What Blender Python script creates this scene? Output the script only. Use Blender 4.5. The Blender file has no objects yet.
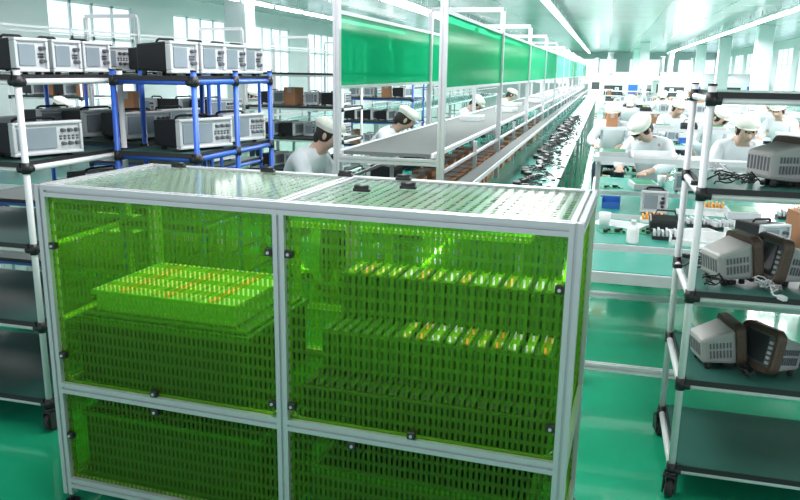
import bpy, bmesh, math, random
from mathutils import Vector, Matrix
R=random.Random(7)
S=bpy.context.scene
C=S.collection
try:
    S.view_settings.view_transform='Standard'
except Exception: pass
KIDS={}
# ---------------------------------------------------------------- materials
def mat(name,col,rough=.5,metal=0.,var=.08,scale=12.,emit=None,es=1.,coat=0.,bump=0.,spec=.5):
    m=bpy.data.materials.new(name); m.use_nodes=True
    nt=m.node_tree; N=nt.nodes; L=nt.links
    p=N['Principled BSDF']
    tc=N.new('ShaderNodeTexCoord'); no=N.new('ShaderNodeTexNoise'); no.inputs['Scale'].default_value=scale
    no.inputs['Detail'].default_value=3
    L.new(tc.outputs['Object'],no.inputs['Vector'])
    mx=N.new('ShaderNodeMix'); mx.data_type='RGBA'
    a=[max(0,c*(1-var)) for c in col]+[1]; b=[min(1,c*(1+var)) for c in col]+[1]
    mx.inputs[6].default_value=a; mx.inputs[7].default_value=b
    L.new(no.outputs['Fac'],mx.inputs[0]); L.new(mx.outputs[2],p.inputs['Base Color'])
    p.inputs['Roughness'].default_value=rough; p.inputs['Metallic'].default_value=metal
    p.inputs['Coat Weight'].default_value=coat
    p.inputs['Specular IOR Level'].default_value=spec
    if bump:
        bp=N.new('ShaderNodeBump'); bp.inputs['Strength'].default_value=bump
        L.new(no.outputs['Fac'],bp.inputs['Height']); L.new(bp.outputs['Normal'],p.inputs['Normal'])
    if emit:
        p.inputs['Emission Color'].default_value=(*emit,1); p.inputs['Emission Strength'].default_value=es
    return m
def slot_mat(name,ax,tint,body,open_=True,mixdiff=.35,pu=.018,pv=.040,fu=.40,fv=.64,gl=.10,stag=0.):
    m=bpy.data.materials.new(name); m.use_nodes=True
    nt=m.node_tree; N=nt.nodes; L=nt.links; N.clear()
    out=N.new('ShaderNodeOutputMaterial')
    tr=N.new('ShaderNodeBsdfTransparent'); tr.inputs[0].default_value=(*tint,1)
    df=N.new('ShaderNodeBsdfDiffuse'); df.inputs[0].default_value=(*body,1)
    tl=N.new('ShaderNodeBsdfTranslucent'); tl.inputs[0].default_value=(*body,1)
    gs=N.new('ShaderNodeBsdfGlossy'); gs.inputs['Roughness'].default_value=.12
    a=N.new('ShaderNodeMixShader'); a.inputs[0].default_value=.5
    L.new(df.outputs[0],a.inputs[1]); L.new(tl.outputs[0],a.inputs[2])
    b=N.new('ShaderNodeMixShader'); b.inputs[0].default_value=mixdiff
    L.new(tr.outputs[0],b.inputs[1]); L.new(a.outputs[0],b.inputs[2])
    c=N.new('ShaderNodeMixShader'); c.inputs[0].default_value=gl
    L.new(b.outputs[0],c.inputs[1]); L.new(gs.outputs[0],c.inputs[2])
    last=c
    if open_:
        tc=N.new('ShaderNodeTexCoord'); sp=N.new('ShaderNodeSeparateXYZ'); L.new(tc.outputs['Object'],sp.inputs[0])
        def M_(op,i,j):
            n=N.new('ShaderNodeMath'); n.operation=op
            for q,v in ((0,i),(1,j)):
                if v is None: continue
                if isinstance(v,(int,float)): n.inputs[q].default_value=v
                else: L.new(v,n.inputs[q])
            return n.outputs[0]
        u=M_('ADD',M_('DIVIDE',sp.outputs[ax[0]],pu),1000.)
        v=M_('ADD',M_('DIVIDE',sp.outputs[ax[1]],pv),1000.)
        if stag:
            par=M_('MODULO',M_('FLOOR',v,None),2.); u=M_('ADD',u,M_('MULTIPLY',par,stag))
        k=M_('MULTIPLY',M_('LESS_THAN',M_('FRACT',u,None),fu),M_('LESS_THAN',M_('FRACT',v,None),fv))
        cl=N.new('ShaderNodeBsdfTransparent')
        z=N.new('ShaderNodeMixShader'); L.new(k,z.inputs[0]); L.new(c.outputs[0],z.inputs[1]); L.new(cl.outputs[0],z.inputs[2])
        last=z
    L.new(last.outputs[0],out.inputs[0])
    return m
M_alu=mat('aluminium',(.60,.62,.64),.38,.5,.05)
M_white=mat('white_pipe',(.78,.80,.82),.35)
M_blue=mat('blue_pipe',(.03,.12,.55),.35)
M_black=mat('black_plastic',(.018,.018,.02),.4)
M_dark=mat('charcoal_plastic',(.012,.013,.016),.5,spec=.3)
M_grey=mat('light_grey_plastic',(.60,.62,.64),.45)
M_beige=mat('beige_plastic',(.38,.385,.37),.5)
M_brown=mat('speckled_brown_casing',(.095,.06,.042),.5,var=.75,scale=160.)
M_screen=mat('instrument_screen',(.24,.29,.33),.15,0,.25,6)
M_dscreen=mat('dark_screen',(.05,.055,.06),.12,0,.3,6)
M_knob=mat('knob_grey',(.12,.13,.15),.4)
M_mat=mat('dark_green_mat',(.02,.085,.07),.45)
M_mat2=mat('teal_mat',(.03,.125,.10),.4)
M_top=mat('green_worktop',(.05,.36,.28),.25,var=.15,scale=3)
M_belt=mat('grey_belt',(.12,.14,.135),.8,scale=5,spec=.1)
M_steel=mat('white_steel',(.70,.73,.75),.45)
M_carton=mat('carton',(.42,.20,.10),.8)
M_orange=mat('orange_board',(1.,.42,.06),.5)
M_yellow=mat('yellow_board',(.95,.75,.3),.5)
M_tote=mat('dark_green_tote',(.012,.045,.012),.5)
M_tote2=mat('green_tote',(.06,.20,.04),.5)
M_lime=mat('lime_plastic_rim',(.40,.68,.22),.5)
M_bluebin=mat('blue_bin',(.03,.14,.48),.45)
M_red=mat('red_plastic',(.5,.04,.03),.45)
M_lip=mat('lips',(.45,.2,.17),.5)
M_skin=mat('skin',(.62,.40,.31),.55)
M_coat=mat('white_coat',(.78,.81,.86),.8,bump=.1)
M_cap=mat('cream_cap',(.82,.81,.74),.9,bump=.3,scale=20)
M_hair=mat('black_hair',(.02,.017,.015),.6)
M_trou=mat('dark_trousers',(.04,.05,.09),.8)
M_rub=mat('rubber',(.03,.03,.03),.7)
M_wall=mat('wall_paint',(.62,.66,.68),.6,scale=1)
M_glassw=mat('window_daylight',(.5,.6,.7),.2,emit=(.80,.92,1.),es=1.05)
M_tube=mat('lamp_tube',(1,1,1),.3,emit=(.96,.98,1.),es=11.)
M_paper=mat('paper',(.82,.84,.84),.7)
M_pcb=mat('circuit_green',(.02,.25,.10),.4,scale=80,var=.5)
M_machine=mat('machine_cream',(.62,.64,.63),.45)
M_floor=mat('green_epoxy_floor',(.018,.42,.225),.12,var=.22,scale=1.3,coat=.8,bump=.015)
def ceil_mat():
    m=mat('ceiling_panels',(.40,.425,.435),.2,var=.10,scale=.6)
    nt=m.node_tree; N=nt.nodes; L=nt.links; p=N['Principled BSDF']
    src=p.inputs['Base Color'].links[0].from_socket
    tc=N.new('ShaderNodeTexCoord'); br=N.new('ShaderNodeTexBrick'); br.offset=0
    br.inputs['Scale'].default_value=1; br.inputs['Brick Width'].default_value=1.2; br.inputs['Row Height'].default_value=1.8
    br.inputs['Mortar Size'].default_value=.02
    L.new(tc.outputs['Object'],br.inputs['Vector'])
    mx=N.new('ShaderNodeMix'); mx.data_type='RGBA'; mx.inputs[7].default_value=(.22,.25,.25,1)
    L.new(br.outputs['Fac'],mx.inputs[0]); L.new(src,mx.inputs[6]); L.new(mx.outputs[2],p.inputs['Base Color'])
    return m
M_ceil=ceil_mat()
G_t=(.54,.86,.14); G_b=(.27,.60,.045)
P_xz=slot_mat('green_slotted_acrylic_front',(0,2),G_t,G_b,mixdiff=.20,gl=.025)
P_yz=slot_mat('green_slotted_acrylic_side',(1,2),G_t,G_b,mixdiff=.20,gl=.025)
P_xy=slot_mat('clear_slotted_acrylic_top',(1,0),(.82,.94,.90),(.62,.72,.69),mixdiff=.4,gl=.22,pu=.060,pv=.036,fu=.72,fv=.5)
P_sh=slot_mat('green_slotted_shelf',(1,0),(.25,.6,.1),(.06,.22,.02),mixdiff=.5,gl=.1,pu=.045,pv=.02)
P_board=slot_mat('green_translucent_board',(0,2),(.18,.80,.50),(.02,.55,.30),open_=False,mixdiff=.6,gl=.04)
P_board_haze=slot_mat('hazed_green_board',(0,2),(.35,.88,.66),(.08,.62,.40),open_=False,mixdiff=.55,gl=.05)  # same board, distance haze painted in as a paler green
P_board_farhaze=slot_mat('far_hazed_green_board',(0,2),(.60,.94,.82),(.28,.74,.58),open_=False,mixdiff=.5,gl=.06)  # farthest boards, haze painted in paler still

# ---------------------------------------------------------------- builder
I4=Matrix.Identity(4)
rad=math.radians
class B:
    def __init__(s): s.bm=bmesh.new()
    def _new(s,before,mi,smooth=None):
        for f in s.bm.faces:
            if f not in before:
                f.material_index=mi
                if smooth: f.smooth=True
    def box(s,c,d,mi=0,rot=None,bev=0,seg=2):
        be=set(s.bm.faces)
        vs=bmesh.ops.create_cube(s.bm,size=1)['verts']
        bmesh.ops.transform(s.bm,matrix=Matrix.Diagonal((*d,1)),verts=vs)
        Mx=Matrix.Translation(c)@(rot or I4)
        bmesh.ops.transform(s.bm,matrix=Mx,verts=vs)
        if bev:
            es=list({e for v in vs for e in v.link_edges})
            bmesh.ops.bevel(s.bm,geom=es,offset=bev,segments=seg,profile=.5,affect='EDGES')
        s._new(be,mi); return s
    def bb(s,x0,x1,y0,y1,z0,z1,mi=0,bev=0):
        return s.box(((x0+x1)/2,(y0+y1)/2,(z0+z1)/2),(abs(x1-x0),abs(y1-y0),abs(z1-z0)),mi,None,bev)
    def cyl(s,p1,p2,r,mi=0,seg=14,r2=None,cap=True):
        p1=Vector(p1);p2=Vector(p2); d=p2-p1; l=d.length
        be=set(s.bm.faces)
        q=d.to_track_quat('Z','Y').to_matrix().to_4x4()
        bmesh.ops.create_cone(s.bm,cap_ends=cap,segments=seg,radius1=r,radius2=r if r2 is None else r2,depth=l,
            matrix=Matrix.Translation((p1+p2)/2)@q)
        for f in s.bm.faces:
            if f not in be:
                f.material_index=mi; f.smooth=len(f.verts)==4
        return s
    def ball(s,c,r,sc=(1,1,1),mi=0,seg=14,rot=None):
        be=set(s.bm.faces)
        bmesh.ops.create_uvsphere(s.bm,u_segments=seg,v_segments=max(6,seg//2+2),radius=r,
            matrix=Matrix.Translation(c)@(rot or I4)@Matrix.Diagonal((*sc,1)))
        s._new(be,mi,True); return s
    def prof(s,p1,p2,w,mi=0,w2=None):
        p1=Vector(p1);p2=Vector(p2); d=(p2-p1).normalized()
        up=Vector((0,0,1)) if abs(d.z)<.9 else Vector((0,1,0))
        a=d.cross(up).normalized(); b=a.cross(d).normalized()
        h=w/2; n=w*.11; t=w*.2
        side=[(-h,-h),(-n,-h),(-n,-h+t),(n,-h+t),(n,-h)]
        pts=[]
        for k in range(4):
            cs,sn=[(1,0),(0,1),(-1,0),(0,-1)][k]
            for (x,y) in side: pts.append((x*cs-y*sn,x*sn+y*cs))
        r1=[s.bm.verts.new(p1+a*x+b*y) for x,y in pts]; r2=[s.bm.verts.new(p2+a*x+b*y) for x,y in pts]
        m=len(pts); fs=[]
        for i in range(m): fs.append(s.bm.faces.new((r1[i],r1[(i+1)%m],r2[(i+1)%m],r2[i])))
        fs.append(s.bm.faces.new(r1[::-1])); fs.append(s.bm.faces.new(r2))
        for f in fs: f.material_index=mi
        return s
    def sweep(s,pts,r,mi=0,seg=6):
        pts=[Vector(p) for p in pts]; prev=None
        for i,p in enumerate(pts):
            d=(pts[min(i+1,len(pts)-1)]-pts[max(i-1,0)]).normalized()
            up=Vector((0,0,1)) if abs(d.z)<.9 else Vector((1,0,0))
            a=d.cross(up).normalized(); b=a.cross(d)
            ring=[s.bm.verts.new(p+a*r*math.cos(t)+b*r*math.sin(t)) for t in [2*math.pi*k/seg for k in range(seg)]]
            if prev:
                for k in range(seg):
                    f=s.bm.faces.new((prev[k],prev[(k+1)%seg],ring[(k+1)%seg],ring[k])); f.material_index=mi; f.smooth=True
            prev=ring
        return s
    def lathe(s,prof,mi=0,seg=20,c=(0,0,0)):
        prev=None
        for (r,z) in prof:
            ring=[s.bm.verts.new((c[0]+r*math.cos(2*math.pi*k/seg),c[1]+r*math.sin(2*math.pi*k/seg),c[2]+z)) for k in range(seg)]
            if prev:
                for k in range(seg):
                    f=s.bm.faces.new((prev[k],prev[(k+1)%seg],ring[(k+1)%seg],ring[k])); f.material_index=mi; f.smooth=True
            else:
                if r>1e-4: s.bm.faces.new(ring[::-1]).material_index=mi
            prev=ring
        s.bm.faces.new(prev).material_index=mi
        return s
    def wedge(s,front,back,y0,y1,mi=0,bev=0):
        be=set(s.bm.faces); v=[]
        for (x0,x1,z0,z1),y in ((front,y0),(back,y1)):
            v+= [s.bm.verts.new(p) for p in ((x0,y,z0),(x1,y,z0),(x1,y,z1),(x0,y,z1))]
        for q in ((0,1,2,3),(7,6,5,4),(0,4,5,1),(1,5,6,2),(2,6,7,3),(3,7,4,0)):
            s.bm.faces.new([v[i] for i in q])
        if bev:
            es=list({e for x in v for e in x.link_edges})
            bmesh.ops.bevel(s.bm,geom=es,offset=bev,segments=2,profile=.5,affect='EDGES')
        s._new(be,mi); return s
    def frame(s,x0,x1,z0,z1,t,y0,y1,mi=0,bev=0):
        s.bb(x0,x1,y0,y1,z0,z0+t,mi,bev); s.bb(x0,x1,y0,y1,z1-t,z1,mi,bev)
        s.bb(x0,x0+t,y0,y1,z0+t,z1-t,mi,bev); s.bb(x1-t,x1,y0,y1,z0+t,z1-t,mi,bev); return s
    def rring(s,x0,x1,z0,z1,t,y0,y1,cr=.03,mi=0,n=5):
        def loop(x0,x1,z0,z1,c):
            P=[]
            for (cx,cz,a0) in ((x1-c,z1-c,0),(x0+c,z1-c,90),(x0+c,z0+c,180),(x1-c,z0+c,270)):
                for k in range(n+1):
                    a=rad(a0+90*k/n); P.append((cx+c*math.cos(a),cz+c*math.sin(a)))
            return P
        o=loop(x0,x1,z0,z1,cr); i=loop(x0+t,x1-t,z0+t,z1-t,max(cr-t,.006)); om=loop(x0+.006,x1-.006,z0+.006,z1-.006,cr-.006)
        rings=[[s.bm.verts.new((x,y,z)) for x,z in L_] for L_,y in ((i,y0+.008),(om,y0),(o,y0+.008),(o,y1),(i,y1))]
        m=len(o)
        for a in range(5):
            A=rings[a];Bq=rings[(a+1)%5]
            for k in range(m):
                fc=s.bm.faces.new((A[k],A[(k+1)%m],Bq[(k+1)%m],Bq[k])); fc.material_index=mi
        return s
def tag(o,label=None,cat=None,group=None,kind=None):
    if label:o['label']=label
    if cat:o['category']=cat
    if group:o['group']=group
    if kind:o['kind']=kind
def O(name,b,mats,parent=None,loc=(0,0,0),rot=(0,0,0),label=None,cat=None,group=None,kind=None):
    if isinstance(b,B):
        bmesh.ops.recalc_face_normals(b.bm,faces=b.bm.faces)
        me=bpy.data.meshes.new(name); b.bm.to_mesh(me); b.bm.free()
        for m in (mats if isinstance(mats,(list,tuple)) else [mats]): me.materials.append(m)
    else: me=b
    o=bpy.data.objects.new(name,me); C.objects.link(o)
    o.location=loc; o.rotation_euler=rot
    if parent: o.parent=parent; KIDS.setdefault(parent.name,[]).append(o)
    tag(o,label,cat,group,kind); return o
def E(name,loc=(0,0,0),rz=0,label=None,cat=None,group=None,parent=None):
    o=bpy.data.objects.new(name,None); o.empty_display_size=.1; C.objects.link(o)
    o.location=loc; o.rotation_euler=(0,0,rz); tag(o,label,cat,group)
    if parent: o.parent=parent; KIDS.setdefault(parent.name,[]).append(o)
    return o
def dup(root,loc,rz=None,label=None,group=None,sc=None,rot=None,skip=None):
    def rec(o,par):
        n=o.copy(); C.objects.link(n)
        if par: n.parent=par; KIDS.setdefault(par.name,[]).append(n)
        for c in list(KIDS.get(o.name,[])):
            if skip and c.name.startswith(skip): continue
            rec(c,n)
        return n
    n=rec(root,None); n.location=loc
    if rz is not None: n.rotation_euler=(0,0,rz)
    if rot is not None: n.rotation_euler=rot
    if sc: n.scale=(sc,sc,sc)
    if label: n['label']=label
    if group: n['group']=group
    return n
# ---------------------------------------------------------------- camera
f=753.; th=math.radians(13.4); ps=math.radians(14.8); ro=math.radians(.9)
h=Vector((-math.sin(ps),math.cos(ps),0)); Rv=Vector((math.cos(ps),math.sin(ps),0)); Z=Vector((0,0,1))
F=h*math.cos(th)-Z*math.sin(th); U=h*math.sin(th)+Z*math.cos(th)
U2=U*math.cos(ro)-Rv*math.sin(ro); R2=Rv*math.cos(ro)+U*math.sin(ro)
cam=bpy.data.cameras.new('camera'); co=bpy.data.objects.new('camera',cam); C.objects.link(co)
mm=Matrix((R2,U2,-F)).transposed().to_4x4(); mm.translation=(0,0,1.65); co.matrix_world=mm
cam.sensor_width=36; cam.lens=36*f/800; cam.clip_end=300; cam.clip_start=.05
S.camera=co
# ---------------------------------------------------------------- room
XL,XR,YB,YF,ZC=-9.,7.,-2.,56.,3.1
O('floor',B().bb(XL,XR,YB,YF,-.1,0),M_floor,kind='structure')
O('ceiling',B().bb(XL,XR,YB,YF,ZC,ZC+.1),M_ceil,kind='structure')
fw=B().bb(XL,XR,YF,YF+.1,0,.9).bb(XL,XR,YF,YF+.1,2.7,ZC); x=XL; wi=1
while x<XR-.1:
    fw.bb(x,x+.8,YF,YF+.1,.9,2.7)
    x1=min(XR,x+3.2)
    if x1-x>1:
        O('window_%d'%wi,B().bb(x+.8,x1,YF+.05,YF+.06,.9,2.7,1).frame(x+.8,x1,.9,2.7,.06,YF+.02,YF+.08).bb((x+.8+x1)/2-.03,(x+.8+x1)/2+.03,YF+.02,YF+.08,.96,2.64),[M_steel,M_glassw],kind='structure'); wi+=1
    x=x1
O('wall_far',fw,M_wall,kind='structure')
bl=B().bb(XL-.1,XL,YB,YF,0,.9).bb(XL-.1,XL,YB,YF,2.75,ZC)
y=YB
for k in range(15):
    y1=y+1.5; bl.bb(XL-.1,XL,y,y1,.9,2.75); y=y1+2.35
    w=B().bb(XL-.06,XL-.05,y1,y,.9,2.75,1)
    for q in range(5):
        yy=y1+(y-y1)*q/4; w.bb(XL-.08,XL-.02,max(y1,yy-.03),min(y,yy+.03),.9,2.75)
    w.bb(XL-.08,XL-.02,y1,y,2.1,2.16); w.bb(XL-.08,XL-.02,y1,y,.9,.95); w.bb(XL-.08,XL-.02,y1,y,2.70,2.75)
    O('window_%d'%wi,w,[M_steel,M_glassw],kind='structure'); wi+=1
O('wall_left',bl,M_wall,kind='structure')
bl=B().bb(XR,XR+.1,YB,YF,0,.9).bb(XR,XR+.1,YB,YF,2.75,ZC); y=YB
for k in range(15):
    y1=y+1.; bl.bb(XR,XR+.1,y,y1,.9,2.75); y=y1+2.85
    w=B().bb(XR+.05,XR+.06,y1,y,.9,2.75,1)
    for q in range(4):
        yy=y1+(y-y1)*q/3; w.bb(XR+.02,XR+.08,max(y1,yy-.03),min(y,yy+.03),.9,2.75)
    w.bb(XR+.02,XR+.08,y1,y,2.1,2.16)
    O('window_%d'%wi,w,[M_steel,M_glassw],kind='structure'); wi+=1
O('wall_right',bl,M_wall,kind='structure')
for i,(x,yy) in enumerate([(4.4,17.),(4.4,25.),(4.4,33.),(4.4,41.),(-7,14.),(-7,24.),(1.6,38.),(1.6,48.)]):
    O('pillar',B().bb(-.22,.22,-.22,.22,0,ZC,0,.02).bb(-.25,.25,-.25,.25,0,.12,0,.01),M_wall,loc=(x,yy,0),label='square white painted factory column',cat='pillar',group='factory columns')
mc=E('test_oven',(.6,36.5,0),0,'large cream industrial oven with hood and dark window','machine','machines at the end of the hall')
O('body',B().bb(-.9,.9,-.5,.5,.12,1.3,0,.03).bb(-.8,.8,-.45,.45,0,.12),M_machine,mc)
O('hood',B().wedge((-.85,.85,1.3,1.35),(-.85,.85,1.3,1.75),-.48,.45,0,.02),M_grey,mc)
O('inspection_window',B().bb(-.7,.1,-.515,-.5,.7,1.15,0,.01),M_dscreen,mc)
O('control_panel',B().bb(.35,.75,-.53,-.5,.75,1.2,0,.01).cyl((.45,-.56,.85),(.45,-.53,.85),.03,1).cyl((.6,-.56,.85),(.6,-.53,.85),.03,1),[M_bluebin,M_red],mc)
O('exhaust_pipe',B().cyl((-.5,.2,1.6),(-.5,.2,2.6),.12).cyl((-.5,.2,2.56),(-.5,.2,2.6),.15),M_alu,mc)
for (x,y) in ((3.1,35.2),(5.6,37),(.6,43.),(3.3,44.),(-.2,50),(5.2,47),(5.7,12.5),(5.7,20.5)): dup(mc,(x,y,0))
# ---------------------------------------------------------------- lamps
lamp=E('ceiling_lamp',(-1.15,3.4,2.86),0,'long white fluorescent batten hanging above the line','lamp','fluorescent battens')
O('housing',B().bb(-.045,.045,-.68,.68,.03,.07,0,.006).wedge((-.09,.09,.028,.032),(-.09,.09,.028,.032),-.68,.68),M_steel,lamp)
O('tube',B().cyl((0,-.64,0),(0,.64,0),.03).cyl((0,-.66,0),(0,-.64,0),.016,1).cyl((0,.64,0),(0,.66,0),.016,1),[M_tube,M_black],lamp)
for yy in (-.5,.5): O('hanger',B().cyl((0,yy,.07),(0,yy,.24),.005),M_alu,lamp)
for x,y0,n in ((-1.15,4.9,30),(-3.9,3.4,22),(3.3,3.4,30),(-6.6,5,14)):
    for k in range(n): dup(lamp,(x,y0+1.5*k,2.86))
for k in range(8): dup(lamp,(-3.3,10.2+1.5*k,2.72),label='long white fluorescent batten hanging beside the line')
def area(x,y,z,sx,sy,e,col=(1.,.965,.99)):
    l=bpy.data.lights.new('area_light','AREA'); l.shape='RECTANGLE'; l.size=sx; l.size_y=sy; l.energy=e; l.color=col
    o=bpy.data.objects.new('area_light',l); C.objects.link(o); o.location=(x,y,z)
for x,k in ((-6,.5),(-1.1,1),(3.3,1.15)):
    for y,e in ((3.0,88),(9,245),(17,380),(26,460),(36,500),(47,500)): area(x,y,2.68,1.2,6 if y>5 else 3,e*k)
w=bpy.data.worlds.new('world'); S.world=w; w.use_nodes=True
bg=w.node_tree.nodes['Background']; bg.inputs[0].default_value=(.87,.92,1.,1); bg.inputs[1].default_value=1.0
# ---------------------------------------------------------------- cabinet (green cage)
W,D,H=1.87,.67,1.245
cg=E('safety_enclosure',(-.965,2.143,0),rad(-2.5),'aluminium profile enclosure with slotted green acrylic panels','machine guard')
p=.04
for x in (-W/2+p/2,0,W/2-p/2):
    for y in (p/2,D-p/2):
        zt=H if x else H-p
        O('post',B().prof((x,y,.05),(x,y,zt),p),M_alu,cg)
        O('levelling_foot',B().cyl((x,y,0),(x,y,.012),.03).cyl((x,y,.012),(x,y,.05),.008),M_black,cg)
for z in (.10,.49,H-p/2):
    for y in (p/2,D-p/2):
        if z<H-.1:
            for s_ in (-1,1): O('rail',B().prof((s_*p/2,y,z),(s_*(W/2-p),y,z),p),M_alu,cg)
        else: O('rail',B().prof((-W/2+p,y,z),(W/2-p,y,z),p),M_alu,cg)
    for x in (-W/2+p/2,W/2-p/2): O('rail',B().prof((x,p,z),(x,D-p,z),p),M_alu,cg)
O('rail',B().prof((0,p,H-p/2),(0,D-p,H-p/2),p),M_alu,cg)
for (z0,z1) in ((.12,.47),(.51,H-p)):
    for y in (.02,D-.02):
        for (x0,x1) in ((-W/2+p,-p/2),(p/2,W/2-p)):
            O('panel',B().bb(x0,x1,y-.002,y+.002,z0,z1),P_xz,cg,label='slotted translucent green acrylic panel')
    for x in (-W/2+.02,W/2-.02):
        O('panel',B().bb(x-.002,x+.002,p,D-p,z0,z1),P_yz,cg,label='slotted translucent green acrylic panel')
for (x0,x1) in ((-W/2+p,-p/2),(p/2,W/2-p)):
    O('top_panel',B().bb(x0,x1,p,D-p,H-.012,H-.007),P_xy,cg,label='clear slotted acrylic top panel')
    O('inner_shelf',B().bb(x0,x1,p,D-p,.485,.495),P_sh,cg,label='slotted acrylic inner shelf')
    O('base_shelf',B().bb(x0,x1,p,D-p,.10,.11),P_sh,cg,label='slotted acrylic inner shelf')
for (x,z) in [(-W/2+.055,1.03),(-W/2+.055,.62),(-.035,1.08),(.035,1.08),(-.035,.56),(.035,.56),(W/2-.055,1.05),(W/2-.055,.62),(-.5,.525),(.45,.525),(-.5,.455),(.25,.455),(W/2-.055,.3),(-W/2+.055,.3)]:
    O('panel_clip',B().bb(x-.013,x+.013,-.005,.017,z-.012,z+.012,0,.003).cyl((x,-.009,z),(x,-.004,z),.005,1),[M_black,M_alu],cg)
for (x,y) in [(-.02,.63),(.22,.62),(-.35,.62),(-.75,.60),(.17,.30),(.3,.42)]:
    O('hinge',B().bb(x-.03,x+.03,y-.010,y+.010,H,H+.012,0,.003).cyl((x-.025,y,H+.015),(x+.025,y,H+.015),.008),M_black,cg)
for x in (-W/2+p,W/2-p,-p/2,p/2):
    sgn=1 if x in (-W/2+p,p/2) else -1
    for z in (.51,H-p):
        d=-1 if z>1 else 1
        O('corner_bracket',B().bb(x,x+sgn*.03,.026,.036,z,z+d*.005).bb(x,x+sgn*.005,.026,.036,z,z+d*.03).box((x+sgn*.014,.031,z+d*.014),(.03,.004,.004),0,Matrix.Rotation(math.radians(45*sgn*d),4,'Y')),M_alu,cg)
cm=Matrix.Translation((-.965,2.143,0))@Matrix.Rotation(rad(-2.5),4,'Z')
def L2W(x,y,z): return cm@Vector((x,y,z))
def tote(x,y,z,w,d,hh,m,label,rz=-.0436,grp=None):
    b=B(); t=.008
    b.bb(-w/2,w/2,-d/2,d/2,0,t); b.bb(-w/2,w/2,-d/2,-d/2+t,t,hh); b.bb(-w/2,w/2,d/2-t,d/2,t,hh)
    b.bb(-w/2,-w/2+t,-d/2+t,d/2-t,t,hh); b.bb(w/2-t,w/2,-d/2+t,d/2-t,t,hh)
    rim=B().frame(-w/2-.010,w/2+.010,-d/2-.010,d/2+.010,.018,hh-.018,hh+.002)
    bmesh.ops.transform(rim.bm,matrix=Matrix(((1,0,0,0),(0,0,1,0),(0,1,0,0),(0,0,0,1))),verts=rim.bm.verts)
    r=E('storage_tote',(x,y,z),rz,label,'tote',grp)
    O('tub',b,m,r); O('rim',rim,M_tote2,r,label='green rim')
    for s_ in (-1,1): O('handle',B().bb(s_*(w/2+.002),s_*(w/2+.02),-.05,.05,hh-.06,hh-.045,0,.004),m,r)
    return r
v=L2W(-.52,.33,.495); tote(v.x,v.y,v.z,.70,.48,.25,M_tote,'large dark green tote added to darken the lower level')
v=L2W(-.5,.33,.11); tote(v.x,v.y,v.z,.74,.5,.26,M_tote,'large dark green tote added to darken the lower level')  # this tote and the next are added to darken the lower panels
v=L2W(.45,.33,.11); tote(v.x,v.y,v.z,.74,.5,.2,M_tote,'large dark green tote added to darken the lower level')
sl=E('stepped_tray',L2W(-.52,.33,.748),-.0436,'pale green stepped tray sitting on a tote','tray')
O('deck',B().bb(-.34,.34,-.23,.23,0,.012,0,.003),M_tote2,sl)
O('step',B().bb(-.30,.28,-.20,.21,.012,.09,0,.005),M_lime,sl)
O('step_rim',B().bb(-.31,.29,-.215,-.20,.078,.096,0,.003).bb(-.31,.29,.21,.222,.078,.096,0,.003).bb(-.312,-.30,-.215,.222,.078,.096,0,.003).bb(.28,.292,-.215,.222,.078,.096,0,.003),M_lime,sl)
# stepped slatted magazine in the other half: three blocks rising towards the back
mr=E('slatted_magazine',L2W(.455,.33,.495),-.0436,'green slatted magazine with stepped rows inside the enclosure','rack')
for i,(y0,y1,z) in enumerate(((-.25,-.09,.12),(-.09,.09,.26),(.09,.26,.42))):
    b=B()
    for k in range(22): b.bb(-.41+.0375*k,-.389+.0375*k,y0,y1-.001,0,z)
    b.bb(-.41,.41,y0+.02,y1-.02,.01,z-.02)
    O('slat_block',b,M_tote2 if i else M_tote,mr)
O('front_bar',B().bb(-.41,.41,-.262,-.251,.10,.115),M_black,mr)
def ctray(m1,m2):
    return O('component_tray',B().bb(-.014,.014,-.08,.08,0,.005,0).bb(-.014,-.011,-.08,.08,.005,.012,1).bb(.011,.014,-.08,.08,.005,.012,1),[m1,m2],label='narrow tray strip inside the enclosure',cat='tray',group='trays in the enclosure')
def ctrayl(m1,m2):
    return O('component_tray',B().bb(-.014,.014,-.20,.20,0,.005,0).bb(-.014,-.011,-.20,.20,.005,.012,1).bb(.011,.014,-.20,.20,.005,.012,1),[m1,m2],label='long narrow tray strip inside the enclosure',cat='tray',group='trays on the stepped tray')
trs=[ctray(M_orange,M_paper),ctray(M_paper,M_paper),ctray(M_yellow,M_lime),ctrayl(M_orange,M_yellow),ctrayl(M_lime,M_yellow)]
first=set()
def put(k,v):
    if k in first: dup(trs[k],v,-.0436)
    else: first.add(k); trs[k].location=v; trs[k].rotation_euler=(0,0,-.0436)
for k in range(15):
    put([2,0,2,2,1,0,2,1,0,1,1,0,1,1,1][k],L2W(.455-.37+.053*k,.33+.175,.495+.42))
    if k>4: put([2,0,1,1,0][k%5],L2W(.455-.37+.053*k,.33,.495+.26))
for k in range(8): put([4,3,4,4,3,4,4,3][k],L2W(-.52-.25+.062*k,.335,.748+.09))
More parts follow.
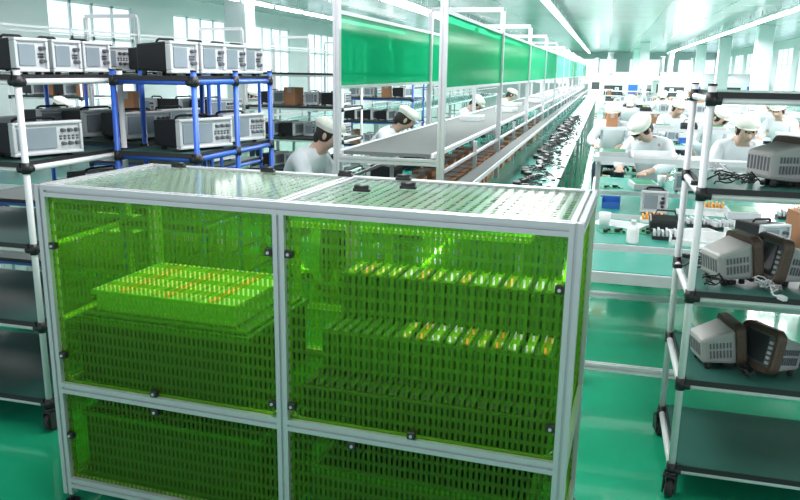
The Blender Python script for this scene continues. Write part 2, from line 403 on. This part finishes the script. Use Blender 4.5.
# ---------------------------------------------------------------- racks
def rack(name,x0,y0,w,d,levels,pm,label,mt=None,mid=False):
    r=E(name,(x0,y0,0),0,label,'rack')
    top=levels[-1]
    pts=[(0,0),(w,0),(0,d),(w,d)]+([(w,d/2)] if mid else [])
    for (x,y) in pts:
        isc=y in (0,d)
        O('post',B().cyl((x,y,.11 if isc else levels[0]-.02),(x,y,top+.03),.014).cyl((x,y,top+.03),(x,y,top+.037),.016,1),[pm,M_black],r)
        if isc:
            c=E('caster',(x,y,0),R.uniform(-.6,.6),parent=r)
            O('fork',B().cyl((0,0,.098),(0,0,.112),.024).bb(-.028,.028,-.024,.024,.09,.10,0,.002).bb(-.026,-.020,-.022,.032,.022,.092).bb(.020,.026,-.022,.032,.022,.092),M_black,c)
            O('wheel',B().cyl((-.014,.008,.043),(.014,.008,.043),.043,0,20).cyl((-.017,.008,.043),(.017,.008,.043),.015,1),[M_rub,M_grey],c)
        for z in levels:
            b=B().cyl((x,y,z-.04),(x,y,z+.008),.0185).cyl((x,y,z-.02),(x+(.035 if x==0 else -.035),y,z-.02),.0175)
            b.cyl((x,y,z-.02),(x,y+(.035 if y==0 else -.035),z-.02),.0175)
            O('pipe_joint',b,M_black,r)
    for z in levels:
        b=B()
        for y in (0,d): b.cyl((.0,y,z-.02),(w,y,z-.02),.0135)
        for x in (0,w): b.cyl((x,0,z-.02),(x,d,z-.02),.0135)
        b.cyl((w/2,0,z-.02),(w/2,d,z-.02),.0135)
        O('cross_pipe',b,pm,r)
        O('shelf',B().bb(.018,w-.018,-.012,d+.012,z-.005,z+.004).bb(.02,w-.02,-.01,d+.01,z+.004,z+.008,1).bb(.018,w-.018,-.018,-.012,z-.012,z+.009,2).bb(.012,.018,-.012,d+.012,z-.008,z+.009,2).bb(w-.018,w-.012,-.012,d+.012,z-.008,z+.009,2),[M_belt,mt or M_mat,M_black],r)
    return r
LV=[.14,.503,.856,1.245,1.585]
rack('pipe_rack',.363,2.914,1.15,.554,LV,M_white,'white pipe rack with green shelves holding grey instruments',M_mat2)
LA=[.15,.52,.88,1.235,1.60]
ra=rack('pipe_rack',-3.52,2.69,1.15,.70,LA,M_white,'white pipe rack with green shelves and instruments')
rack('pipe_rack',-2.325,3.27,.44,.85,LA,M_blue,'blue pipe rack with two rows of instruments',mid=True)
rb=rack('pipe_rack',-3.6,3.62,1.2,.72,LA,M_blue,'blue pipe rack loaded with instruments')
# ---------------------------------------------------------------- instruments
def scope(w,hh,d,bodym,bezm,scrm,name,label):
    r=E(name,(0,0,0),0,label,'instrument')
    z0=.012
    O('body',B().wedge((-w/2+.002,w/2-.002,z0+.004,hh-.001),(-w/2+.012,w/2-.012,z0+.012,hh-.012),-d/2+.03,d/2,0,.008),bodym,r)
    b=B().frame(-w/2,w/2,z0,hh,.014,-d/2,-d/2+.035,0,.004)
    b.bb(-w/2+.012,w/2-.012,-d/2+.012,-d/2+.034,z0+.012,hh-.012)
    O('bezel',b,bezm,r)
    sx=w*.12
    O('screen',B().bb(-w/2+.024,sx,-d/2+.006,-d/2+.013,z0+.026,hh-.026,0,.002),scrm,r)
    for i in range(3):
        for j in range(2):
            x=sx+.03+ (w/2-.03-sx-.03)*i/2.; z=z0+.045+(hh-.10)*j
            O('knob',B().cyl((x,-d/2+.013,z),(x,-d/2-.012,z),.0095,0,12,.008),M_knob,r)
    b=B()
    for i in range(5):
        for j in range(2):
            x=sx+.02+(w/2-.035-sx-.01)*i/4; z=hh*.5+.012*j-.002; b.bb(x-.005,x+.005,-d/2+.006,-d/2+.013,z-.004,z+.004)
    O('button_row',b,M_knob,r)
    b=B()
    for i in range(8): b.bb(-w*.3+w*.6*i/7-.005,-w*.3+w*.6*i/7+.005,d/2-.003,d/2+.002,hh*.35,hh*.7)
    O('vent',b,M_black,r)
    O('handle',B().sweep([(-w*.3,.01,hh-.012),(-w*.3,.0,hh+.004),(-w*.24,0,hh+.010),(w*.24,0,hh+.010),(w*.3,0,hh+.004),(w*.3,.01,hh-.012)],.006,0,8),M_dark,r)
    for (x,y) in ((-w*.36,-d*.3),(w*.36,-d*.3),(-w*.36,d*.36),(w*.36,d*.36)):
        O('foot',B().cyl((x,y,0),(x,y,z0+.016),.012),M_rub,r)
    return r
def analyzer():
    w,hh,d=.195,.17,.165
    r=E('portable_analyzer',(0,0,0),0,'grey vented instrument with rounded speckled brown front casing','instrument','instruments on the rack shelves')
    b=B().wedge((-w/2+.008,w/2-.008,.016,hh-.010),(-w/2+.026,w/2-.026,.03,hh-.04),-d/2+.03,d/2,0,.014)
    O('body',b,M_beige,r)
    b=B().rring(-w/2-.004,w/2+.004,.002,hh+.010,.024,-d/2-.004,-d/2+.036,.038)
    O('front_casing',b,M_brown,r)
    O('face_plate',B().bb(-w/2+.017,w/2-.017,-d/2+.012,-d/2+.034,.022,hh-.011,0,.004),M_knob,r)
    O('screen',B().bb(-w/2+.026,w*.2,-d/2+.006,-d/2+.013,.040,hh-.024,0,.002),M_dscreen,r)
    b=B()
    for j in range(5): b.bb(w*.26,w*.26+.016,-d/2+.004,-d/2+.013,.04+.020*j,.051+.020*j,0,.002)
    O('button_column',b,M_grey,r)
    for s_ in (-1,1):
        b=B()
        for i in range(7):
            y=-d/2+.056+.0125*i
            for (z0,z1) in ((.05,.08),(.09,.112)):
                x=s_*(w/2-.0115-.0016*i); b.bb(x-.004,x+.0045,y-.0022,y+.0022,z0,z1)
        O('side_vent',b,M_knob,r)
    b=B()
    for i in range(7): b.bb(-.054+.018*i-.004,-.054+.018*i+.004,d/2-.003,d/2+.002,.06,.11)
    O('rear_vent',b,M_knob,r)
    for (x,y) in ((-w*.3,-d*.1),(w*.3,-d*.1),(-w*.3,d*.34),(w*.3,d*.34)):
        O('foot',B().cyl((x,y,0),(x,y,.034),.011),M_rub,r)
    return r
G1='instruments on the pipe racks'
s1=scope(.34,.16,.22,M_dark,M_grey,M_screen,'oscilloscope','light grey fronted oscilloscope with screen and knobs')
s1['group']=G1
s1.location=(-2.52,2.94,1.243); s1.rotation_euler=(0,0,rad(72))
s2=scope(.17,.155,.24,M_dark,M_grey,M_screen,'bench_instrument','charcoal bench instrument with grey front frame')
s2['group']=G1; s2.location=(-2.51,2.84,1.608); s2.rotation_euler=(0,0,rad(80))
dup(s2,(-2.51,3.06,1.608),rad(82)); dup(s2,(-2.51,3.28,1.608),rad(80))
dup(s1,(-2.88,2.94,1.243),rad(78)); dup(s1,(-3.2,2.95,1.243),rad(80))
for (x,y,z,a) in [(-2.09,3.38,1.608,74),(-2.06,3.60,1.608,76),(-2.05,3.82,1.608,78),(-2.05,4.03,1.608,78)]: dup(s2,(x,y,z),rad(a),sc=1.05)
for (x,y,z,a) in [(-2.03,3.49,1.243,70),(-2.03,3.90,1.243,74)]: dup(s1,(x,y,z),rad(a))
for (x,y,z) in [(-2.6,4.15,1.608),(-3.0,4.1,1.608),(-2.6,3.85,1.243),(-2.9,3.9,1.243),(-3.2,3.9,1.243),(-2.6,4.2,1.243),(-2.6,3.85,.888),(-2.9,3.9,.888)]: dup(s1,(x,y,z),rad(75))
s3=analyzer()
s3.location=(.64,3.09,1.253); s3.rotation_euler=(0,0,rad(118)); 
dup(s3,(.525,3.10,.869),rot=(rad(-9),0,rad(112)))
dup(s3,(.71,3.12,.869),rot=(rad(-9),0,rad(-70)))
dup(s3,(.515,3.12,.516),rot=(rad(-8),0,rad(104)))
dup(s3,(.70,3.09,.516),rot=(rad(-10),0,rad(-58)))
dup(s3,(.93,3.2,.864),rot=(0,0,rad(70))); dup(s3,(.93,3.2,.511),rot=(0,0,rad(70))); dup(s3,(.86,3.2,1.253),rot=(0,0,rad(-70)))
def cable_mesh(seed,n=46,r=.004,rad_=.07):
    b=B(); pts=[]
    for i in range(n):
        t=i*.42; rr=rad_*(.55+.45*math.sin(i*.37+seed)); pts.append((rr*math.cos(t)*1.2,rr*math.sin(t)*.8,r+.004+.0008*i+.012*abs(math.sin(i*.9+seed))))
    pts+= [(rad_*1.5,-rad_*.4,.012),(rad_*1.9,-rad_*.2,.010)]
    b.sweep(pts,r); b.bb(rad_*1.85,rad_*1.85+.035,-rad_*.2-.01,-rad_*.2+.01,.003,.02,0,.003)
    me=bpy.data.meshes.new('cable'); bmesh.ops.recalc_face_normals(b.bm,faces=b.bm.faces); b.bm.to_mesh(me); b.bm.free(); return me
cm1=[cable_mesh(i,r=.003,rad_=.05) for i in range(4)]
cmg=[m.copy() for m in cm1]
for m in cm1: m.materials.append(M_black)
for m in cmg: m.materials.append(M_grey)
for (x,y,z,k,g) in [(.44,3.0,1.253,0,0),(.46,3.3,1.253,1,1),(.45,3.26,.864,2,0),(.47,3.36,.864,3,0),(.45,3.28,.511,1,0),(.46,3.37,.511,0,0),(.63,2.97,.864,0,1),(.62,2.97,.511,2,0),(.52,2.98,1.253,2,0),(.43,2.97,.864,3,0)]:
    O('cable',(cmg if g else cm1)[k],None,loc=(x,y,z),rot=(0,0,R.uniform(0,6)),label=('grey' if g else 'black')+' coiled test cable lying on a shelf',cat='cable',group='cables on the rack')
# ---------------------------------------------------------------- assembly line
Y0=4.2; NB=13; PB=2.4; Y1=Y0+PB*(NB-1)
def line(x):
    r=E('assembly_line',(x,Y0,0),0,'long assembly line with raised belt, green worktops and overhead frame','assembly line')
    Ln=Y1-Y0
    O('worktop',B().bb(-.66,.85,-.02,Ln,.715,.75,0,.003).bb(-.665,-.66,-.02,Ln,.73,.752,1).bb(.85,.857,-.02,Ln,.73,.753,1).bb(-.66,.85,-.028,-.02,.715,.753,1),[M_top,M_steel],r)
    O('belt',B().bb(-.28,.25,.03,Ln,1.165,1.185),M_belt,r,label='grey raised conveyor belt')
    for xx in (-.295,.265): O('belt_rail',B().prof((xx,.0,1.178),(xx,Ln,1.178),.024),M_steel,r)
    O('side_shelf',B().bb(.345,.46,.05,Ln,.985,.995).bb(.46,.468,.05,Ln,.98,1.01,1),[M_belt,M_steel],r,label='narrow grey shelf above the worktop')
    for xx,zz in ((.31,1.08),(-.31,1.0),(.31,.87)): O('side_rail',B().prof((xx,.03,zz),(xx,Ln,zz),.018),M_alu,r)
    for k in range(NB):
        yy=PB*k; b=B()
        for xx in (-.31,.31):
            b.prof((xx,yy,.75),(xx,yy,2.145),.038)
            if k<NB-1: O('brace_post',B().prof((xx,yy+1.2,.75),(xx,yy+1.2,1.165),.025),M_alu,r)
        b.prof((-.31,yy,2.16),(.31,yy,2.16),.038); b.prof((-.30,yy,1.14),(.30,yy,1.14),.038)
        b.prof((.31,yy+.01,.97),(.46,yy+.01,.97),.025)
        O('portal_frame',b,M_alu,r)
        b=B()
        for xx in (-.6,0,.78): b.prof((xx,yy+.05,.0),(xx,yy+.05,.71),.04)
        b.prof((-.58,yy+.05,.2),(.76,yy+.05,.2),.035)
        O('leg_frame',b,M_alu,r)
        if k<NB-1:
            for xx in (-.31,.31):
                mm_=P_board if k<=1 else (P_board_haze if k<=3 else P_board_farhaze)  # haze along the run comes from the board colour
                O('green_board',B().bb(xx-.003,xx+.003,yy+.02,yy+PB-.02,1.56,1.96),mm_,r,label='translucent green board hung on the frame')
    for xx in (-.31,.31):
        O('top_rail',B().prof((xx,.03,1.97),(xx,Ln,1.97),.02),M_alu,r)
        O('bottom_rail',B().prof((xx,.03,1.55),(xx,Ln,1.55),.018),M_alu,r)
    return r
LX=-1.19
ln=line(LX)
dup(ln,(LX-3.9,Y0+.6,0),skip='green_board',label='long assembly line with raised belt and bare overhead frame')
G2='cables and adapters along the worktop'
ad=E('power_adapter',(0,0,0),0,'black power adapter with loose cable on green worktop','power adapter',G2)
O('brick',B().bb(-.03,.03,-.06,.06,0,.035,0,.006),M_black,ad)
O('lead',cm1[1],None,ad,loc=(.08,.07,0))
ad.location=(LX+.57,4.5,.752)
for k in range(74):
    dup(ad,(LX+.54+R.uniform(-.04,.12),4.72+.16*k,.752),R.uniform(-.5,.5),group=G2)
G3='cartons along the line'
def carton(w,d,hh,m=M_carton):
    return B().bb(-w/2,w/2,-d/2,d/2,0,hh,0,.003).bb(-.025,.025,-d/2-.001,d/2+.001,hh-.0002,hh+.001,1).bb(-.025,.025,-d/2-.001,-d/2,hh-.06,hh,1)
ct=O('carton',carton(.15,.19,.20),[M_carton,M_beige],loc=(LX+.16,4.42,.75),label='brown taped carton on the line worktop',cat='box',group=G3)
for k in range(12): dup(ct,(LX+.19+R.uniform(-.01,.01),4.68+.245*k,.75),R.uniform(-.08,.08))
for k in range(8): dup(ct,(LX-.03,4.60+.36*k,.75),R.uniform(-.1,.1))
for k in range(8): dup(ct,(LX+.2,7.9+.6*k,.75),R.uniform(-.2,.2))
pk=O('parts_tray',B().bb(-.1,.1,-.13,.13,0,.05,0,.004).bb(-.08,.08,-.11,.11,.05,.052,1),[M_grey,M_pcb],loc=(LX-.05,7.4,1.186),label='grey tray with circuit boards on the belt',cat='tray',group='trays on the belt')
for k in range(10): dup(pk,(LX+R.uniform(-.1,.1),9.3+1.6*k,1.186),R.uniform(-.3,.3))
for k in range(12): dup(s1,(LX-.52,5.0+.95*k,.752),rad(-90),group='instruments on the line')
for (rr,x,y) in ((rb,-4.1,5.4),(ra,-3.95,8.0),(rb,-7.6,6.2),(ra,-7.9,8.8),(rb,-4.0,11.2)):
    dup(rr,(x,y,0),group='racks along the side aisle')
    for zz in (.528,.888,1.243):
        for k in range(4):
            it=R.choice([s1,s1,ct,s2]); dup(it,(x+.18+.26*k,y+.33,zz),rad(R.choice([0,12,-10])) if it!=s1 else rad(82),group='goods on the racks in the side aisle')
# ---------------------------------------------------------------- right benches
def bench(w,d,nm='workbench',sty=0):
    r=E(nm,(0,0,0),0,'white edged workbench with green mat top','workbench')
    O('worktop',B().bb(0,w,0,d,.715,.745).bb(.02,w-.02,.03,d-.02,.745,.75,1).bb(0,w,-.012,0,.70,.752),[M_steel,M_top],r)
    for (x,y) in ((.02,.03),(w-.05,.03),(.02,d-.05),(w-.05,d-.05)): O('leg',B().prof((x,y,0),(x,y,.715),.035),M_alu,r)
    O('stretcher',B().prof((.04,sty+.03,.27),(w-.07,sty+.03,.27),.035),M_steel,r)
    return r
def shelf_unit(r,w,d):
    O('riser_shelf',B().bb(.0,w,d-.28,d-.02,1.03,1.05).bb(0,w,d-.29,d-.28,1.03,1.065),M_steel,r)
    for x in (.04,w-.04): O('riser_post',B().prof((x,d-.15,.75),(x,d-.15,1.03),.03),M_alu,r)
GB='workbenches beside the line'
b1=bench(1.7,.48); b1.location=(-.05,3.53,0); b1['group']=GB
b3=bench(1.7,.8,sty=.65); b3.location=(-.05,4.15,0); b3['group']=GB
b2=bench(1.7,.85,sty=.7); shelf_unit(b2,1.7,.85)
b2.location=(-.05,5.10,0); b2['group']=GB; b2['label']='white edged workbench with green top and riser shelf'
rows=[6.15,8.4,10.5,12.5,14.7,17.,19.5,22.,25,28.5,32]
RIS=[False]+[i%2==1 for i in range(len(rows))]
for i,yy in enumerate(rows):
    for xx in (-.05,1.85)+((4.9,) if yy>8 and i not in (3,6) else ()):
        dup(b2,(xx,yy,0),skip=None if RIS[i+1] else 'riser',label=None if RIS[i+1] else 'white edged workbench with green mat top')
dup(b2,(1.85,5.10,0))
G4='items on the workbenches'
def openbin(w,d,hh):
    b=B(); t=.004
    b.bb(-w/2,w/2,-d/2,d/2,0,t).bb(-w/2,-w/2+t,-d/2,d/2,t,hh).bb(w/2-t,w/2,-d/2,d/2,t,hh).bb(-w/2,w/2,d/2-t,d/2,t,hh).bb(-w/2,w/2,-d/2,-d/2+t,t,hh*.6)
    b.bb(-w/2-.006,w/2+.006,d/2,d/2+.008,hh-.012,hh)
    return b
zt=.7505
pb=O('parts_bin',openbin(.12,.12,.07),M_bluebin,loc=(.09,5.36,zt),label='blue plastic parts bin on a workbench',cat='bin',group=G4)
O('bottle',B().lathe([(.030,0),(.032,.006),(.032,.075),(.024,.090),(.012,.098),(.012,.112),(.014,.113),(.014,.128),(.002,.130)]),M_paper,loc=(.20,4.22,zt),label='white plastic bottle standing on a green bench',cat='bottle')
cup=O('cup',B().lathe([(.028,0),(.036,.09),(.033,.09),(.026,.006)]),M_paper,loc=(.5,3.85,zt),label='white cup on a workbench',cat='cup',group=G4)
pap=O('paper_sheet',B().bb(-.105,.105,-.15,.15,0,.003).bb(-.08,.08,-.1,.1,.003,.0034,1),[M_paper,M_grey],loc=(.14,4.75,zt),rot=(0,0,1.2),label='printed white paper sheet on a workbench',cat='paper',group=G4)
blk=O('tool_pouch',B().wedge((-.09,.09,0,.05),(-.09,.09,0,.08),-.05,.05,0,.012).sweep([(-.07,.0,.06),(-.05,0,.11),(.05,0,.11),(.07,0,.06)],.006),M_black,loc=(.40,4.70,zt),label='black tool pouch with handle on a workbench',cat='pouch',group=G4)
ptb=O('white_tray',openbin(.3,.2,.05),M_paper,loc=(.55,4.33,zt),label='shallow white plastic tray on a workbench',cat='tray',group=G4)
obx=B().bb(-.07,.07,-.05,.05,0,.02)
for k in range(6): obx.bb(-.062+.022*k,-.050+.022*k,-.042,.042,.02,.045+.01*(k%2),1)
obx=O('terminal_block_tray',obx,[M_paper,M_orange],loc=(.34,4.90,zt),label='small white tray of orange terminal blocks',cat='tray',group=G4)
gbx=B().bb(-.07,.07,-.05,.05,0,.02)
for k in range(6): gbx.bb(-.062+.022*k,-.050+.022*k,-.042,.042,.02,.045+.01*(k%2),1)
gbx=O('connector_tray',gbx,[M_black,M_grey],loc=(.38,4.40,zt),label='small black tray of grey connectors',cat='tray',group=G4)
pcbm=B().bb(-.08,.08,-.06,.06,0,.003)
for (x,y,q) in ((-.05,-.03,.016),(-.02,.02,.012),(.02,-.02,.02),(.05,.03,.014),(.055,-.035,.010)): pcbm.bb(x-q*.7,x+q*.7,y-q*.6,y+q*.6,.003,.003+q,1)
pcb_=O('circuit_board',pcbm,[M_pcb,M_black],loc=(.1,4.5,zt),rot=(0,0,.2),label='green circuit board with black components on a workbench',cat='circuit board',group=G4)
for (o,x,y,a) in ((pap,.62,4.62,.4),(pcb_,.3,4.55,1),(gbx,.74,4.80,.3),(cup,.05,4.62,0),(gbx,.6,4.85,.1),(pk,.84,4.5,.2),(pcb_,.66,3.72,-.4),(ptb,.95,4.75,.1),(ct,1.1,4.4,.2),(s2,.85,4.28,.5)):
    dup(o,(x,y,zt),a,group=G4)
for i,yy in enumerate([5.10]+rows):
    for bx0 in (-.05,1.85):
        for k in range(6):
            x=bx0+.14+.28*k
            if i or bx0>0 or k>0:
                it=R.choice([pap,pap,pk,ptb,gbx,s1,s2,s2,blk,ct,ptb,pcb_])
                dup(it,(x+R.uniform(-.02,.02),yy+.20+R.uniform(-.03,.05),zt),R.uniform(-.2,.2) if it not in (s1,pap) else R.choice([1.5,1.7,1.3]),group=G4)
            if R.random()<.6:
                it=R.choice([cup,gbx,obx,pb]); dup(it,(x+.13,yy+.40,zt) ,R.uniform(-.2,.2),group=G4)
            rs=(i==0) or RIS[i]
            near=(i==1 and bx0<0 and k in (0,1,2))
            if rs:
                it=R.choice([pk,s2,blk,ct,ptb,s2,pap]); dup(it,(x,yy+.70,1.0515),R.uniform(-.1,.1) if it!=pap else 1.5,group='items on the riser shelves',sc=.8 if it in(s2,ct) else None)
            elif not near and R.random()<.7:
                it=R.choice([ct,s2,pk,blk,ptb]); dup(it,(x,yy+.68,zt),R.uniform(-.2,.2),group=G4)
# ---------------------------------------------------------------- people
def skin_obj(name,verts,edges,m,parent,sub=2):
    me=bpy.data.meshes.new(name); me.from_pydata([v[:3] for v in verts],edges,[]); me.materials.append(m)
    o=bpy.data.objects.new(name,me); C.objects.link(o); o.parent=parent; KIDS.setdefault(parent.name,[]).append(o)
    o.modifiers.new('skin','SKIN'); o.modifiers['skin'].use_smooth_shade=True
    sd=me.skin_vertices[0].data
    for i,v in enumerate(verts):
        r=v[3]; sd[i].radius=(r,r) if not isinstance(r,tuple) else r
        sd[i].use_root=(i==0)
    ss=o.modifiers.new('sub','SUBSURF'); ss.levels=sub; ss.render_levels=sub
    return o
def person(label,pitch=28,turn=0,reach=(0,0),capm=None):
    HC=Vector((0,-.31,1.10)); Q=Matrix.Rotation(rad(turn),4,'Z')@Matrix.Rotation(rad(pitch),4,'X'); HR=Matrix.Translation(HC)@Q@Matrix.Translation(-HC)
    Hh=Q
    def hp(x,y,z): v=HR@Vector((x,y,z)); return (v.x,v.y,v.z)
    r=E('person',(0,0,0),0,label,'person','seated line workers')
    V=[(0,0,.62,.12),(0,-.07,.80,.115),(0,-.17,.97,.12),(0,-.25,1.07,.06),(0,-.285,1.11,.05),
       (*hp(0,-.32,1.15),.066),(*hp(0,-.33,1.22),.086),(*hp(0,-.32,1.28),.065),(*hp(0,-.42,1.17),.013)]
    Ed=[(0,1),(1,2),(2,3),(3,4),(4,5),(5,6),(6,7),(5,8)]
    CV=[(0,0,.62,.145),(0,-.07,.80,.14),(0,-.17,.97,.145),(0,-.245,1.065,.078)]; CE=[(0,1),(1,2),(2,3)]
    for s_ in (-1,1):
        n=len(V); ey=reach[0 if s_<0 else 1]; hx=.11+.3*abs(ey)
        V+=[(s_*.165,-.19,1.02,.055),(s_*(.24+.2*ey),-.27-ey*.4,.85+.05*ey,.042),(s_*(hx+.02),-.47-ey,.815,.027),(s_*hx,-.525-ey,.805,.03)]
        Ed+=[(2,n),(n,n+1),(n+1,n+2),(n+2,n+3)]
        for (dx,dy) in [(-.028,-.06),(-.010,-.075),(.008,-.07),(.026,-.055)]:
            m=len(V); V+=[(s_*hx+dx*s_,-.525-ey+dy*.55,.803,.008),(s_*hx+dx*1.15*s_,-.525-ey+dy,.792,.006)]
            Ed+=[(n+3,m),(m,m+1)]
        m=len(V); V+=[(s_*hx-s_*.04,-.54-ey,.80,.009),(s_*hx-s_*.055,-.565-ey,.795,.007)]; Ed+=[(n+3,m),(m,m+1)]
        n=len(V)
        V+=[(s_*.10,-.06,.595,.08),(s_*.13,-.40,.575,.058),(s_*.13,-.38,.32,.05),(s_*.13,-.37,.10,.036),(s_*.13,-.48,.04,.032)]
        Ed+=[(0,n),(n,n+1),(n+1,n+2),(n+2,n+3),(n+3,n+4)]
        n=len(CV)
        CV+=[(s_*.165,-.19,1.02,.074),(s_*(.243+.2*ey),-.27-ey*.4,.85+.05*ey,.06),(s_*(hx+.04),-.435-ey,.82,.045)]; CE+=[(2,n),(n,n+1),(n+1,n+2)]
    skin_obj('body',V,Ed,M_skin,r)
    skin_obj('coat',CV,CE,M_coat,r)
    TV=[(0,.0,.61,.11)];TE=[]
    for s_ in (-1,1):
        n=len(TV); TV+=[(s_*.10,-.06,.60,.09),(s_*.13,-.40,.575,.073),(s_*.13,-.38,.32,.062),(s_*.13,-.37,.14,.055)]
        TE+=[(0,n),(n,n+1),(n+1,n+2),(n+2,n+3)]
    skin_obj('trousers',TV,TE,M_trou,r)
    for s_ in (-1,1):
        O('shoe',B().ball((s_*.13,-.44,.042),.05,(.85,1.9,.8)).bb(s_*.13-.04,s_*.13+.04,-.53,-.35,0,.015,0,.006),M_black,r)
        O('eye',B().ball(hp(s_*.032,-.404,1.21),.009),M_black,r)
        O('ear',B().ball(hp(s_*.088,-.32,1.19),.022,(.4,.7,1.2),0,12,Hh),M_skin,r)
    O('mouth',B().ball(hp(0,-.388,1.125),.014,(1.3,.4,.3),0,12,Hh),M_lip,r)
    O('hair',B().ball(hp(0,-.305,1.212),.093,(.98,1.0,1.02),0,16,Hh).ball(hp(0,-.245,1.155),.05,(1.25,.8,1.2),0,14,Hh),M_hair,r)
    b=B(); seg=28; prev=None
    for (rr,zz,yo) in ((.096,1.232,-.315),(.099,1.248,-.315),(.105,1.258,-.312),(.107,1.270,-.308),(.100,1.288,-.304),(.080,1.304,-.30),(.044,1.313,-.30),(.004,1.314,-.30)):
        ring=[]
        for k in range(seg):
            a=2*math.pi*k/seg; q=rr*(1+.035*math.sin(7*a)*(1 if .098<rr<.12 else .3))
            ring.append(b.bm.verts.new(hp(q*math.cos(a),yo+q*1.06*math.sin(a),zz+.006*math.sin(3*a))))
        if prev:
            for k in range(seg):
                fc=b.bm.faces.new((prev[k],prev[(k+1)%seg],ring[(k+1)%seg],ring[k])); fc.smooth=True
        prev=ring
    b.bm.faces.new(prev)
    b.ball(hp(0,-.405,1.236),.045,(1.4,.9,.14),0,16,Hh)
    O('cap',b,M_cap,r)
    return r
st=E('stool',(0,0,0),0,'round black work stool','stool','work stools')
O('seat',B().cyl((0,0,.43),(0,0,.46),.17,0,24).ball((0,0,.46),.17,(1,1,.12)),M_black,st)
O('column',B().cyl((0,0,.1),(0,0,.43),.022),M_alu,st)
b=B()
for k in range(5):
    a=k*1.2566; b.cyl((0,0,.10),(.24*math.cos(a),.24*math.sin(a),.05),.014); b.ball((.24*math.cos(a),.24*math.sin(a),.028),.028)
O('star_base',b,M_black,st)
L1='seated worker in white coat and cream cap bending over the line'
p1=person(L1,16,0,(.05,0))
p2=person('seated worker in white coat and cream cap reaching across the line',30,18,(.14,.02))
p3=person('seated worker in white coat looking down at the bench',38,-14,(.02,.08))
p1.location=(-2.26,5.22,0); p1.rotation_euler=(0,0,rad(86)); st.location=(-2.26,5.22,0)
def seat(x,y,rz): dup(st,(x,y,0),rz)
p2.location=(-2.26,7.35,0); p2.rotation_euler=(0,0,rad(84)); seat(-2.26,7.35,1.4)
p3.location=(.50,7.52,0); p3.rotation_euler=(0,0,rad(-24)); seat(.50,7.52,0)
LB='seated worker in white coat and cream cap at a workbench'
def wk(pp,x,y,rz,label=LB):
    dup(pp,(x,y,0),rz,label=label); seat(x,y,rz)
wk(p3,-2.28,11.8,rad(86),L1); wk(p1,-2.28,16.4,rad(92),L1)
wk(p2,1.15,9.80,rad(22)); wk(p1,.15,9.82,rad(-8)); wk(p1,2.5,11.9,rad(-30)); wk(p3,.35,13.9,rad(12)); wk(p2,1.3,18.4,rad(-15)); wk(p1,2.9,16.1,rad(25))
wk(p1,.9,11.92,rad(20)); wk(p2,2.3,7.52,rad(-20)); wk(p1,1.5,16.1,rad(-12)); wk(p3,2.6,13.9,rad(8)); wk(p1,1.15,7.54,rad(10))
wk(p2,LX-3.9-1.08,7.2,rad(90),L1); wk(p1,LX-3.9-1.08,12.,rad(90),L1)
